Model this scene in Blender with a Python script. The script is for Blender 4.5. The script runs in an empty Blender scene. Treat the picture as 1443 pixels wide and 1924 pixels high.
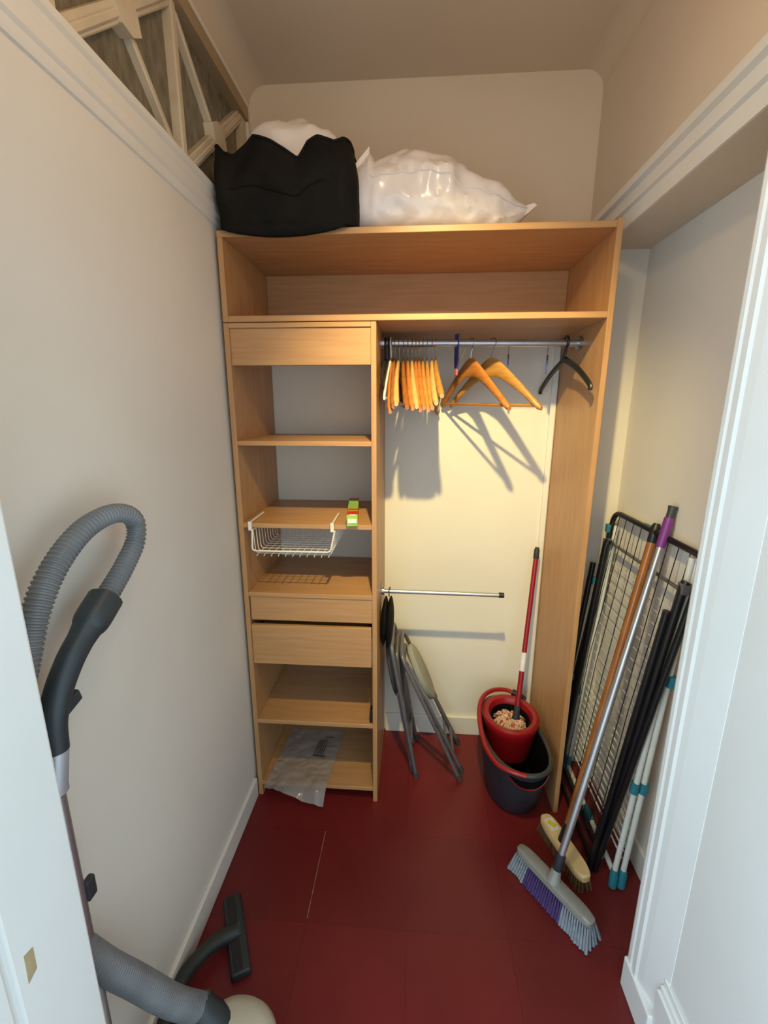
import bpy, bmesh, math, random
from mathutils import Vector, Matrix, noise
random.seed(7)
S = bpy.context.scene
C = S.collection

# ---------------------------------------------------------------- camera, world, lights, exposure
cam_d = bpy.data.cameras.new('camera'); cam = bpy.data.objects.new('camera', cam_d); C.objects.link(cam)
F_PX, PITCH, YAW, ROLL, CAM_H = 825.4, 0.2312, 0.0695, 0.0018, 1.530
fw = Vector((-math.sin(YAW)*math.cos(PITCH), math.cos(YAW)*math.cos(PITCH), -math.sin(PITCH)))
rt = Vector((math.cos(YAW), math.sin(YAW), 0)); up = rt.cross(fw)
r2 = rt*math.cos(ROLL) + up*math.sin(ROLL); u2 = up*math.cos(ROLL) - rt*math.sin(ROLL)
cam.matrix_world = Matrix(((r2.x, u2.x, -fw.x, 0), (r2.y, u2.y, -fw.y, 0), (r2.z, u2.z, -fw.z, CAM_H), (0, 0, 0, 1)))
cam_d.sensor_fit = 'VERTICAL'; cam_d.sensor_height = 24.0; cam_d.sensor_width = 18.0
cam_d.lens = F_PX / 1924 * 24.0; cam_d.clip_start = 0.02
S.camera = cam

world = bpy.data.worlds.new('world'); S.world = world; world.use_nodes = True
bgn = world.node_tree.nodes['Background']; bgn.inputs[0].default_value = (0.68, 0.88, 1.0, 1); bgn.inputs[1].default_value = 1.55

# bulb of the closet's pendant lamp, hanging above the doorway (its place follows from the hanger shadows)
ld = bpy.data.lights.new('lamp_bulb_light', 'POINT'); ld.energy = 4.5; ld.color = (1.0, 0.74, 0.45); ld.shadow_soft_size = 0.03
lo = bpy.data.objects.new('lamp_bulb_light', ld); C.objects.link(lo); lo.location = (0.03, 0.52, 2.36)
# the same lamp's reflector throws most of its light down at the back wall
sd = bpy.data.lights.new('lamp_reflector_light', 'SPOT'); sd.energy = 128; sd.color = (1.0, 0.80, 0.33); sd.shadow_soft_size = 0.022; sd.spot_size = math.radians(66); sd.spot_blend = 1.0
so = bpy.data.objects.new('lamp_reflector_light', sd); C.objects.link(so); so.location = (0.03, 0.52, 2.36)
so.rotation_euler = (Vector((0.20, 1.85, 1.06))-Vector((0.03, 0.52, 2.36))).to_track_quat('-Z', 'Y').to_euler()

# added unseen cool fill, behind left of the doorway, brightening the right wall
wdl = bpy.data.lights.new('right_wall_fill_light', 'AREA'); wdl.shape = 'RECTANGLE'; wdl.size = 0.9; wdl.size_y = 1.3; wdl.energy = 15; wdl.color = (0.72, 0.90, 1.0)
wdo = bpy.data.objects.new('right_wall_fill_light', wdl); C.objects.link(wdo); wdo.location = (-1.25, -0.75, 1.55)
wdo.rotation_euler = (Vector((0.6, 0.5, 1.0))-Vector((-1.25, -0.75, 1.55))).to_track_quat('-Z', 'Y').to_euler()

vs = S.view_settings; vs.view_transform = 'Standard'; vs.look = 'None'; vs.gamma = 1.0; vs.use_curve_mapping = False
vs.exposure = 0.25

# ---------------------------------------------------------------- materials
def lin(c):
    return tuple((v/255/12.92) if v/255 <= .04045 else ((v/255+.055)/1.055)**2.4 for v in c) + (1,)
def mat(name, col, rough=.5, metal=0., col2=None, nscale=6., stretch=(1, 1, 1), bump=0., bscale=60., coat=0., trans=0., alpha=1., spec=.5, detail=3., fac=(0.3, 0.7), subs=0.):
    m = bpy.data.materials.new(name); m.use_nodes = True; nt = m.node_tree; p = nt.nodes['Principled BSDF']
    p.inputs['Base Color'].default_value = lin(col); p.inputs['Roughness'].default_value = rough; p.inputs['Metallic'].default_value = metal
    p.inputs['Coat Weight'].default_value = coat; p.inputs['Transmission Weight'].default_value = trans; p.inputs['Alpha'].default_value = alpha
    p.inputs['Specular IOR Level'].default_value = spec
    tc = nt.nodes.new('ShaderNodeTexCoord'); mp = nt.nodes.new('ShaderNodeMapping'); mp.inputs['Scale'].default_value = stretch
    nt.links.new(tc.outputs['Object'], mp.inputs['Vector'])
    if col2:
        n = nt.nodes.new('ShaderNodeTexNoise'); n.inputs['Scale'].default_value = nscale; n.inputs['Detail'].default_value = detail
        nt.links.new(mp.outputs[0], n.inputs['Vector'])
        r = nt.nodes.new('ShaderNodeValToRGB'); r.color_ramp.elements[0].position = fac[0]; r.color_ramp.elements[1].position = fac[1]
        r.color_ramp.elements[0].color = lin(col); r.color_ramp.elements[1].color = lin(col2)
        nt.links.new(n.outputs['Fac'], r.inputs[0]); nt.links.new(r.outputs[0], p.inputs['Base Color'])
    if bump:
        n2 = nt.nodes.new('ShaderNodeTexNoise'); n2.inputs['Scale'].default_value = bscale; n2.inputs['Detail'].default_value = 3
        nt.links.new(mp.outputs[0], n2.inputs['Vector'])
        b = nt.nodes.new('ShaderNodeBump'); b.inputs['Strength'].default_value = bump; b.inputs['Distance'].default_value = .01
        nt.links.new(n2.outputs['Fac'], b.inputs['Height']); nt.links.new(b.outputs[0], p.inputs['Normal'])
    return m
M = {}
M['wall'] = mat('wall_paint', (222, 214, 202), .75, col2=(216, 208, 196), nscale=2.5, bump=.05, bscale=40)
M['wallback'] = mat('cream_wall_paint', (224, 218, 204), .7, col2=(219, 212, 197), nscale=2.5, bump=.05, bscale=40)
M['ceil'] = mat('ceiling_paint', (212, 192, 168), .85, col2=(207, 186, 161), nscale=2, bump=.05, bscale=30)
M['upper'] = mat('dim_warm_upper_wall', (214, 196, 174), .8, col2=(208, 190, 166), nscale=2.2, bump=.05, bscale=40)  # beige tint carries the dim warm light above the picture rail
M['trim'] = mat('gloss_trim_paint', (226, 221, 211), .35, col2=(220, 214, 203), nscale=4, bump=.06, bscale=25)
M['jamb'] = mat('white_gloss_paint', (240, 242, 240), .35, col2=(234, 236, 232), nscale=3, bump=.04, bscale=12)
M['frame'] = mat('old_cream_frame_paint', (214, 198, 172), .5, col2=(196, 178, 150), nscale=9, bump=.25, bscale=25)
M['beam'] = mat('tan_beam_paint', (170, 145, 112), .6, col2=(158, 134, 102), nscale=4, bump=.08, bscale=30)
M['oglass'] = mat('obscure_textured_glass', (132, 122, 102), .25, col2=(96, 88, 70), nscale=38, stretch=(1, 1, .5), bump=.8, bscale=45, spec=.4, detail=4)
M['wood_h'] = mat('beech_laminate_horizontal', (184, 139, 94), .42, col2=(171, 125, 80), nscale=5, stretch=(1, 9, 18), detail=5)
M['wood_v'] = mat('beech_laminate_vertical', (184, 139, 94), .42, col2=(170, 124, 79), nscale=5, stretch=(18, 9, 1), detail=5)
M['edge'] = mat('beech_edge_band', (212, 168, 116), .4, col2=(203, 157, 105), nscale=8, stretch=(1, 6, 1))
M['hwood'] = [mat('hanger_wood_%d' % i, a, .3, col2=b, nscale=14, stretch=(1, 8, 8), coat=.4) for i, (a, b) in enumerate((((182, 118, 58), (160, 96, 42)), ((182, 134, 72), (164, 112, 52)), ((196, 164, 110), (180, 142, 86)), ((148, 92, 46), (130, 74, 34))))]
M['chrome'] = mat('brushed_steel', (190, 190, 192), .25, 1., col2=(170, 170, 172), nscale=10, stretch=(1, 20, 20))
M['alu'] = mat('aluminium_tube', (196, 194, 196), .35, .85, col2=(180, 178, 180), nscale=10)
M['black'] = mat('black_plastic', (24, 24, 25), .4, col2=(30, 30, 31), nscale=20)
M['blackmetal'] = mat('black_painted_tube', (14, 14, 16), .35, col2=(20, 20, 22), nscale=20)
M['fabric'] = mat('black_nylon_fabric', (16, 15, 12), .75, col2=(27, 24, 20), nscale=9, bump=.15, bscale=220, spec=.15)
M['plastic'] = mat('white_plastic_film', (236, 226, 220), .22, col2=(228, 216, 208), nscale=5, bump=.25, bscale=9, coat=.3)
M['clear'] = mat('clear_polythene_film', (178, 170, 166), .16, col2=(160, 152, 148), nscale=6, bump=.6, bscale=16, alpha=.55)
M['ink'] = mat('grey_print', (48, 45, 44), .5, col2=(56, 53, 50), nscale=20)
M['blue'] = mat('blue_cloth', (120, 150, 185), .8, col2=(105, 135, 170), nscale=20)
M['wirew'] = mat('white_coated_wire', (232, 224, 212), .35, col2=(224, 215, 202), nscale=20)
M['green'] = mat('green_card', (118, 168, 52), .4, col2=(150, 188, 80), nscale=22)
M['redcard'] = mat('red_print', (205, 40, 34), .4, col2=(180, 30, 30), nscale=22)
M['whitecard'] = mat('white_print', (235, 232, 220), .5, col2=(226, 222, 210), nscale=22)
M['purple'] = mat('purple_print_card', (70, 44, 108), .3, col2=(46, 66, 124), nscale=60)
M['pinkcard'] = mat('pink_print', (196, 110, 110), .4, col2=(170, 90, 100), nscale=60)
M['tancard'] = mat('tan_card', (186, 166, 130), .6, col2=(172, 150, 114), nscale=40)
M['stool'] = mat('grey_painted_steel', (112, 110, 114), .4, .35, col2=(100, 98, 102), nscale=14)
M['seat'] = mat('grey_seat_vinyl', (150, 148, 132), .6, col2=(140, 138, 122), nscale=10)
M['seatdark'] = mat('dark_seat_underside', (70, 68, 68), .7, col2=(54, 52, 54), nscale=10)
M['red'] = mat('red_plastic', (142, 15, 23), .35, col2=(132, 12, 19), nscale=8)
M['charcoal'] = mat('charcoal_plastic', (47, 47, 54), .55, col2=(40, 40, 47), nscale=14, bump=.2, bscale=180, spec=.3)
M['rim'] = mat('grey_rim_plastic', (60, 60, 60), .45, col2=(54, 54, 54), nscale=14)
M['inner'] = mat('black_bucket_inside', (9, 9, 10), .8, col2=(14, 14, 15), nscale=14, spec=.08)
M['mopstrand'] = mat('mop_yarn', (206, 178, 152), .9, col2=(178, 66, 58), nscale=60, fac=(.52, .60))
M['label'] = mat('white_sticker', (225, 220, 215), .5, col2=(212, 205, 200), nscale=30)
M['yellow'] = mat('yellow_print', (226, 196, 40), .5, col2=(214, 182, 34), nscale=30)
M['ochre'] = mat('varnished_broom_handle', (160, 100, 44), .3, col2=(128, 74, 28), nscale=7, stretch=(6, 6, 1), coat=.3)
M['beige'] = mat('raw_wood_block', (224, 192, 138), .6, col2=(212, 178, 122), nscale=6, stretch=(3, 3, 3))
M['bristlebrown'] = mat('brown_bristle', (110, 78, 44), .8, col2=(84, 58, 32), nscale=60)
M['greyplastic'] = mat('pale_grey_plastic', (146, 142, 133), .35, col2=(136, 132, 123), nscale=20, coat=.2)
M['bristlegrey'] = mat('grey_bristle', (142, 148, 154), .6, col2=(118, 124, 132), nscale=90)
M['bristlepurple'] = mat('purple_bristle', (78, 56, 108), .6, col2=(58, 40, 88), nscale=90)
M['grip'] = mat('purple_grip', (120, 50, 132), .4, col2=(108, 44, 120), nscale=20)
M['teal'] = mat('teal_plastic', (44, 128, 142), .45, col2=(38, 116, 130), nscale=20)
M['whitetube'] = mat('white_painted_tube', (222, 222, 214), .35, col2=(214, 214, 206), nscale=20)
M['hose'] = mat('grey_hose', (122, 124, 126), .38, col2=(108, 110, 112), nscale=14)
M['handle'] = mat('dark_slate_plastic', (48, 56, 60), .42, col2=(42, 49, 53), nscale=14)
M['silver'] = mat('silver_plastic', (190, 190, 196), .3, .4, col2=(178, 178, 184), nscale=14)
M['cream'] = mat('cream_shell_plastic', (205, 196, 176), .35, col2=(196, 187, 166), nscale=6, coat=.3)
M['toolgrey'] = mat('dark_tool_plastic', (44, 50, 50), .5, col2=(37, 42, 42), nscale=14)

def floor_material():
    m = mat('red_vinyl', (112, 31, 31), .38, col2=(101, 26, 26), nscale=3.5, bump=.04, bscale=50, spec=.4)
    nt = m.node_tree; p = nt.nodes['Principled BSDF']; src = p.inputs['Base Color'].links[0].from_socket
    oi = nt.nodes.new('ShaderNodeObjectInfo'); mr = nt.nodes.new('ShaderNodeMapRange'); mr.inputs[3].default_value = .92; mr.inputs[4].default_value = 1.08
    mx = nt.nodes.new('ShaderNodeVectorMath'); mx.operation = 'SCALE'
    nt.links.new(oi.outputs['Random'], mr.inputs[0]); nt.links.new(src, mx.inputs[0]); nt.links.new(mr.outputs[0], mx.inputs['Scale']); nt.links.new(mx.outputs[0], p.inputs['Base Color'])
    return m
M['vinyl'] = floor_material()
M['seam'] = mat('pale_seam_dust', (166, 132, 126), .8, col2=(120, 70, 66), nscale=40)
M['grout'] = mat('dark_red_subfloor', (60, 12, 13), .7, col2=(52, 10, 11), nscale=12)

# ---------------------------------------------------------------- mesh helpers
V = Vector
class B:
    def __init__(self): self.bm = bmesh.new()
    def face(self, vs):
        try: return self.bm.faces.new(vs)
        except ValueError: return None
    def box(self, x0, x1, y0, y1, z0, z1, bev=0., seg=2):
        return self.obox(V(((x0+x1)/2, (y0+y1)/2, (z0+z1)/2)), ((x1-x0)/2, (y1-y0)/2, (z1-z0)/2), None, bev, seg)
    def obox(self, c, h, R=None, bev=0., seg=2):
        R = R or Matrix.Identity(3); c = V(c)
        vs = [self.bm.verts.new(c + R @ V((sx*h[0], sy*h[1], sz*h[2]))) for sx in (-1, 1) for sy in (-1, 1) for sz in (-1, 1)]
        fs = [self.face([vs[i] for i in q]) for q in ((0, 1, 3, 2), (4, 6, 7, 5), (0, 4, 5, 1), (2, 3, 7, 6), (0, 2, 6, 4), (1, 5, 7, 3))]
        if bev:
            es = list({e for f in fs for e in f.edges})
            bmesh.ops.bevel(self.bm, geom=es, offset=bev, segments=seg, affect='EDGES', profile=.5)
        return self
    def tube(self, pts, r, seg=10, caps=True, closed=False, flat=1., upv=None):
        pts = [V(p) for p in pts]; n = len(pts); rs = r if isinstance(r, (list, tuple)) else [r]*n
        T = []
        for i in range(n):
            a = pts[(i-1) % n] if (closed or i > 0) else pts[i]; b = pts[(i+1) % n] if (closed or i < n-1) else pts[i]
            t = (b-a); T.append(t.normalized() if t.length > 1e-9 else V((0, 0, 1)))
        ref = V(upv) if upv else (V((0, 0, 1)) if abs(T[0].z) < .9 else V((1, 0, 0)))
        nrm = (ref - T[0]*ref.dot(T[0])).normalized(); rings = []
        for i in range(n):
            nrm = (nrm - T[i]*nrm.dot(T[i])).normalized(); bn = T[i].cross(nrm)
            rings.append([self.bm.verts.new(pts[i] + (nrm*math.cos(2*math.pi*k/seg)*flat + bn*math.sin(2*math.pi*k/seg))*rs[i]) for k in range(seg)])
        self.bridge(rings, closed)
        if caps and not closed: self.face(rings[0][::-1]); self.face(rings[-1])
        return self
    def bridge(self, rings, closed=False):
        n = len(rings); m = len(rings[0])
        for i in range(n if closed else n-1):
            a, b = rings[i], rings[(i+1) % n]
            for k in range(m): self.face((a[k], a[(k+1) % m], b[(k+1) % m], b[k]))
    def loft(self, rings, cap0=True, cap1=True):
        rs = [[self.bm.verts.new(V(p)) for p in ring] for ring in rings]
        self.bridge(rs)
        if cap0: self.face(rs[0][::-1])
        if cap1: self.face(rs[-1])
        return self
    def prism(self, poly, fn, d0, d1):          # poly of 2-tuples, fn(u, v, d) -> point
        a = [self.bm.verts.new(V(fn(u, v, d0))) for u, v in poly]; b = [self.bm.verts.new(V(fn(u, v, d1))) for u, v in poly]
        self.face(a[::-1]); self.face(b); n = len(poly)
        for k in range(n): self.face((a[k], a[(k+1) % n], b[(k+1) % n], b[k]))
        return self
    def grid(self, fn, nu, nv):
        g = [[self.bm.verts.new(V(fn(i/(nu-1), j/(nv-1)))) for j in range(nv)] for i in range(nu)]
        for i in range(nu-1):
            for j in range(nv-1): self.face((g[i][j], g[i+1][j], g[i+1][j+1], g[i][j+1]))
        return self

def obj(name, b, m, parent=None, smooth=False, label=None, kind=None):
    bm = b.bm
    bmesh.ops.recalc_face_normals(bm, faces=bm.faces)
    if parent is not None:
        off = V((0, 0, 0)); q = parent
        while q is not None: off += q.location; q = q.parent
        bmesh.ops.translate(bm, verts=bm.verts, vec=-off)
    me = bpy.data.meshes.new(name); bm.to_mesh(me); bm.free()
    if smooth:
        for p in me.polygons: p.use_smooth = True
        try: me.set_sharp_from_angle(angle=math.radians(38))
        except Exception: pass
    me.materials.append(m)
    o = bpy.data.objects.new(name, me); C.objects.link(o)
    if parent is not None: o.parent = parent
    if label: o['label'] = label
    if kind: o['kind'] = kind
    return o
def tag(o, label, cat, group=None):
    o['label'] = label; o['category'] = cat
    if group: o['group'] = group
    return o
def thing(name, label, cat, loc=(0, 0, 0), group=None):
    o = bpy.data.objects.new(name, None); C.objects.link(o); o.location = loc; o.empty_display_size = .05
    return tag(o, label, cat, group)
def struct(name, b, m, parent=None, smooth=False):
    o = obj(name, b, m, parent, smooth)
    if parent is None: o['kind'] = 'structure'
    return o
def sempty(name, loc=(0, 0, 0)):
    o = bpy.data.objects.new(name, None); C.objects.link(o); o.location = loc; o['kind'] = 'structure'; return o
def fillet(pts, r, n=6):
    pts = [V(p) for p in pts]; out = [pts[0]]
    for i in range(1, len(pts)-1):
        a = (pts[i-1]-pts[i]); c = (pts[i+1]-pts[i]); rr = min(r, a.length*.49, c.length*.49)
        p0 = pts[i]+a.normalized()*rr; p2 = pts[i]+c.normalized()*rr
        for k in range(n+1):
            t = k/n; out.append(p0*(1-t)**2 + pts[i]*2*t*(1-t) + p2*t*t)
    out.append(pts[-1]); return out
def spline(pts, n=12):
    P = [V(p) for p in pts]; out = []
    for i in range(len(P)-1):
        p0 = P[max(i-1, 0)]; p1 = P[i]; p2 = P[i+1]; p3 = P[min(i+2, len(P)-1)]
        for k in range(n):
            t = k/n; out.append(.5*((2*p1)+(p2-p0)*t+(2*p0-5*p1+4*p2-p3)*t*t+(3*p1-p0-3*p2+p3)*t**3))
    out.append(P[-1]); return out
def lerp(a, b, t): return V(a)*(1-t)+V(b)*t

# ---------------------------------------------------------------- room shell
XW, YB, ZC, XR, XA, YA, YN = -.622, 1.855, 2.662, .626, .787, 1.722, .30
b = B(); b.box(XW-.1, XA+.1, -.9, YB+.1, -.06, -.004); fl = struct('floor', b, M['grout'])
xs = [XW]+[-.612+.305*k for k in range(1, 5)]+[XA]; xs = [XW, -.306, -.001, .304, .609, XA]
ys = [-.9, -.525, -.22, .085, .39, .695, 1.0, 1.305, 1.61, YB]
for i in range(5):
    for j in range(9):
        x0, x1, y0, y1 = xs[i]+.0002, xs[i+1]-.0002, ys[j]+.0002, ys[j+1]-.0002
        b = B(); b.box(x0, x1, y0, y1, -.004, 0.); obj('vinyl_tile', b, M['vinyl'], fl)
b = B(); b.box(-.3072, -.3050, 1.012, 1.30, -.003, .0003); obj('open_seam', b, M['seam'], fl, label='pale dusty open joint between two red tiles')
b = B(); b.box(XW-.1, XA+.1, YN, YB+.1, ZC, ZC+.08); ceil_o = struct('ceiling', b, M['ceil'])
# rounded cove between ceiling and side walls
def cove(x, sgn, name):
    poly = [(0, 0)]; R = .062
    for k in range(9):
        a = k/8*math.pi/2; poly.append((R-R*math.sin(a), -(R-R*math.cos(a))))
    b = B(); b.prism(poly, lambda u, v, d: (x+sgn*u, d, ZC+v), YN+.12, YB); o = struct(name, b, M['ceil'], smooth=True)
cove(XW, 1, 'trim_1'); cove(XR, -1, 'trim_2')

# left wall below and above the transom window
ZS, ZH = 2.168, 2.58
b = B(); b.box(XW-.1, XW, .49, YB, 0, ZS); b.box(XW-.1, XW, .49, YB, ZH, ZC); b.box(XW-.1, XW, 1.83, YB, ZS, ZH)
struct('wall_left', b, M['wall'])
b = B(); b.box(XW-.1, XA+.1, YB, YB+.1, 0, 2.062); struct('wall_back', b, M['wallback'])
b = B(); b.box(XW-.1, XA+.1, YB, YB+.1, 2.062, ZC); struct('wall_back_upper', b, M['upper'])  # same wall as below, split so its top holds the dimmed tint
b = B(); b.box(XA, XA+.1, YN, YB, 0, ZC); struct('wall_alcove_right', b, M['wall'])
b = B(); b.box(.60, XA, YA, YB, 0, 2.062); struct('wall_alcove_back', b, M['wall'])
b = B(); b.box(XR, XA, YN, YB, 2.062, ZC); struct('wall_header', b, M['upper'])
b = B(); b.box(XR-.012, XA, YN, .90, 0, 2.062); struct('wall_right', b, M['jamb'])
b = B(); b.box(-.51, XR-.012, YN, YN+.12, 2.10, ZC); struct('wall_front', b, M['wall'])
# doorway post on the left with its rebate and latch hole
b = B(); b.box(XW-.1, -.500, .376, .490, 0, 2.10, .004); b.box(XW-.1, -.505, .366, .376, 0, 2.10); b.box(XW-.1, -.497, YN, .366, 0, 2.10, .004)
dp = struct('door_1', b, M['jamb'])
b = B(); b.prism([(.391, .784), (.405, .790), (.406, .826), (.393, .830)], lambda u, v, d: (d, u, v), -.5035, -.4992); obj('latch_hole', b, M['tancard'], dp, label='bare wood latch hole in the white post')

# picture rails: profile extruded along the wall
def rail(name, x, sgn, prof, y0, y1, m):
    b = B(); b.prism(prof, lambda u, v, d: (x+sgn*u, d, v), y0, y1); return struct(name, b, m)
rail('trim_3', XW, 1, [(0, 2.072), (.006, 2.074), (.009, 2.082), (.010, 2.094), (.016, 2.100), (.017, 2.120), (.014, 2.125), (.015, 2.146), (.022, 2.153), (.023, 2.166), (0, 2.168)], .49, YB, M['trim'])
rail('trim_4', XR, -1, [(0, 2.0622), (.006, 2.0622), (.006, 2.104), (.016, 2.108), (.016, 2.118), (.010, 2.121), (.010, 2.146), (.024, 2.150), (.024, 2.164), (.014, 2.168), (.014, 2.182), (0, 2.186)], YN+.12, YB, M['trim'])
# baseboards
def board(name, x0, x1, y0, y1, h, m):
    b = B(); b.box(x0, x1, y0, y1, 0, h, .003); return struct(name, b, m)
board('baseboard_left', XW, XW+.014, .49, 1.435, .085, M['trim'])
board('baseboard_back', -.12, .555, YB-.016, YB, .094, M['trim'])
board('baseboard_alcove', XA-.014, XA, .90, YA, .097, M['trim'])
board('baseboard_alcove_back', .60, XA-.014, YA-.014, YA, .097, M['trim'])
b = B(); b.box(XR-.030, XR-.012, YN, .80, 0, .19, .002); b.box(XR-.024, XR-.012, YN, .80, .19, .205, .002); b.box(XR-.018, XR-.012, YN, .80, .205, .225, .002); struct('baseboard_right', b, M['jamb'])
# moulded casing of the alcove opening with its plinth
prof = [(.918, 0), (.918, .020), (.910, .0235), (.900, .0235), (.896, .0200), (.888, .0200), (.884, .0245), (.874, .0245), (.868, .0200), (.850, .0170), (.830, .012), (.806, .006), (.786, .001), (.786, 0)]
b = B(); b.prism(prof, lambda u, v, d: (XR-.012-v, u, d), .10, 2.0618); cs = struct('trim_5', b, M['jamb'])
b = B(); b.box(XR-.012-.028, XR-.012, .796, .921, 0, .10, .004); obj('plinth_block', b, M['jamb'], cs)
b = B(); b.box(.536, .557, YB-.010, YB, .094, 1.79); struct('trim_6', b, M['trim'])

# transom window: frame, three panels with crossed glazing bars, panes of obscure glass
wn = sempty('window_1', (XW, 1.1, ZS))
GX = XW-.045
zt0, zt1 = 2.172, 2.538
b = B(); b.box(XW-.06, XW+.002, .49, 1.83, zt1, ZH); obj('head_beam', b, M['beam'], wn)
panels = [(.50, .878), (.898, 1.327), (1.351, 1.795)]
b = B(); b.box(XW-.06, XW-.010, 1.795, 1.83, ZS, zt1); obj('jamb_post', b, M['frame'], wn)
for y0, y1 in ((.878, .898), (1.327, 1.351)):
    b = B(); b.box(XW-.06, XW-.010, y0, y1, ZS, zt1, .004); obj('mullion', b, M['frame'], wn)
def bar(y0, z0, y1, z1, w, x0, x1):
    d = V((0, y1-y0, z1-z0)); L = d.length; d.normalize(); n = V((0, -d.z, d.y))
    R = Matrix((V((1, 0, 0)), d, n)).transposed(); b = B()
    b.obox(((x0+x1)/2, (y0+y1)/2, (z0+z1)/2), ((x1-x0)/2, L/2, w/2), R, .003, 1); return b
for y0, y1 in panels:
    cy_, cz = (y0+y1)/2, (zt0+zt1)/2
    obj('glazing_bar', bar(y0+.01, zt0+.008, y1-.01, zt1-.008, .036, XW-.05, XW-.014), M['frame'], wn)
    obj('glazing_bead', bar(y0+.014, zt0+.008, y1-.014, zt1-.008, .015, XW-.014, XW-.007), M['frame'], wn)
    obj('glazing_bar', bar(y0+.01, zt1-.008, y1-.01, zt0+.008, .017, XW-.05, XW-.016), M['frame'], wn)
    b = B(); b.prism([(cy_+.050*math.cos(a)*(1.1 if k % 2 else .9), cz+.042*math.sin(a)) for k, a in enumerate([i*math.pi/4+.35 for i in range(8)])], lambda u, v, d: (d, u, v), XW-.05, XW-.005); obj('boss', b, M['frame'], wn)
    for tri in (((y0, zt0), (y1, zt0)), ((y1, zt0), (y1, zt1)), ((y1, zt1), (y0, zt1)), ((y0, zt1), (y0, zt0))):
        b = B(); b.prism([tri[0], tri[1], (cy_, cz)], lambda u, v, d: (d, u, v), XW-.042, XW-.036); obj('pane', b, M['oglass'], wn)
b = B(); b.box(XW-.12, XW-.10, .40, 1.85, 2.05, 2.66); bk = struct('wall_behind_transom', b, M['beam'])

# ---------------------------------------------------------------- wardrobe
WL, WR, YF, HT, T = -.608, .578, 1.439, 2.05, .017
YD = YB-.004
def panel(parent, name, x0, x1, y0, y1, z0, z1, m):
    b = B(); b.box(x0, x1, y0, y1, z0, z1, .0012, 1); return obj(name, b, m, parent)
wd = thing('wardrobe', 'beech laminate wardrobe with open top compartment and tall right side panel', 'wardrobe', ((WL+WR)/2, 1.64, 0))
panel(wd, 'top_panel', WL, WR-T, YF, YD, HT-.018, HT, M['wood_h'])
panel(wd, 'compartment_floor', WL+T, WR-T, YF, YD, 1.793, 1.811, M['wood_h'])
panel(wd, 'side_panel', WL, WL+T, YF, YD, 1.793, HT-.018, M['wood_v'])
panel(wd, 'tall_side_panel', WR-T, WR, YF, YD, 0, HT+.006, M['wood_v'])
panel(wd, 'back_panel', WL+T, WR-T, YD-.008, YD, 1.811, HT-.018, M['wood_h'])
XD0, XD1 = -.142, -.125
cr_y, cr_z = 1.64, 1.755
b = B(); b.tube([(XD1, cr_y, cr_z), (WR-T, cr_y, cr_z-.006)], .0125, 16); rod = obj('clothes_rod', b, M['alu'], wd, True, 'grey metal clothes rod')
for x in (XD1, WR-T-.012):
    b = B(); b.tube([(x, cr_y, cr_z-(.006 if x > 0 else 0)), (x+.012, cr_y, cr_z-(.006 if x > 0 else 0))], .024, 16); obj('rod_socket', b, M['chrome'], rod, True)

su = thing('shelving_unit', 'narrow beech shelving column with drawer standing against the left wall', 'shelving unit', ((WL+XD1)/2, 1.64, 0))
zt = 1.7905
panel(su, 'side_panel', WL, WL+T, YF, YD, 0, zt, M['wood_v'])
panel(su, 'side_panel', XD0, XD1, YF, YD, 0, zt, M['wood_v'])
x0, x1 = WL+T, XD0
panel(su, 'top_shelf', x0, x1, YF, YD, zt-.015, zt, M['wood_h'])
panel(su, 'fascia', x0, x1, YF+.006, YF+.022, 1.664, zt-.015, M['wood_h'])
for z in (1.409, 1.126, .868): panel(su, 'shelf', x0, x1, YF, YD, z, z+.016, M['wood_h'])
panel(su, 'fascia', x0+.004, x1, YF+.004, YF+.020, .775, .868, M['wood_h'])
panel(su, 'shelf', x0, x1, YF, YD, .338, .355, M['wood_h']); panel(su, 'shelf', x0, x1, YF, YD, .050, .066, M['wood_h'])
dr = panel(su, 'drawer', x0+.003, x1-.003, YF-.002, YF+.014, .600, .757, M['wood_h'])
panel(dr, 'drawer_box', x0+.02, x1-.02, YF+.016, YD-.04, .606, .728, M['wood_h'])
# pull-out rod on the column's right side
b = B(); b.tube([(XD1, 1.64, .818), (.345, 1.64, .814)], .0085, 14); pr = obj('pull_out_rod', b, M['alu'], su, True, 'short steel hanging rod')
b = B(); b.tube([(.340, 1.64, .814), (.360, 1.64, .814)], .0105, 14); obj('end_cap', b, M['black'], pr, True)
b = B(); b.tube([(XD1, 1.64, .818), (XD1+.012, 1.64, .818)], .016, 14); b.box(XD1, XD1+.004, 1.625, 1.655, .79, .85); obj('bracket', b, M['chrome'], pr, True)

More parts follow.
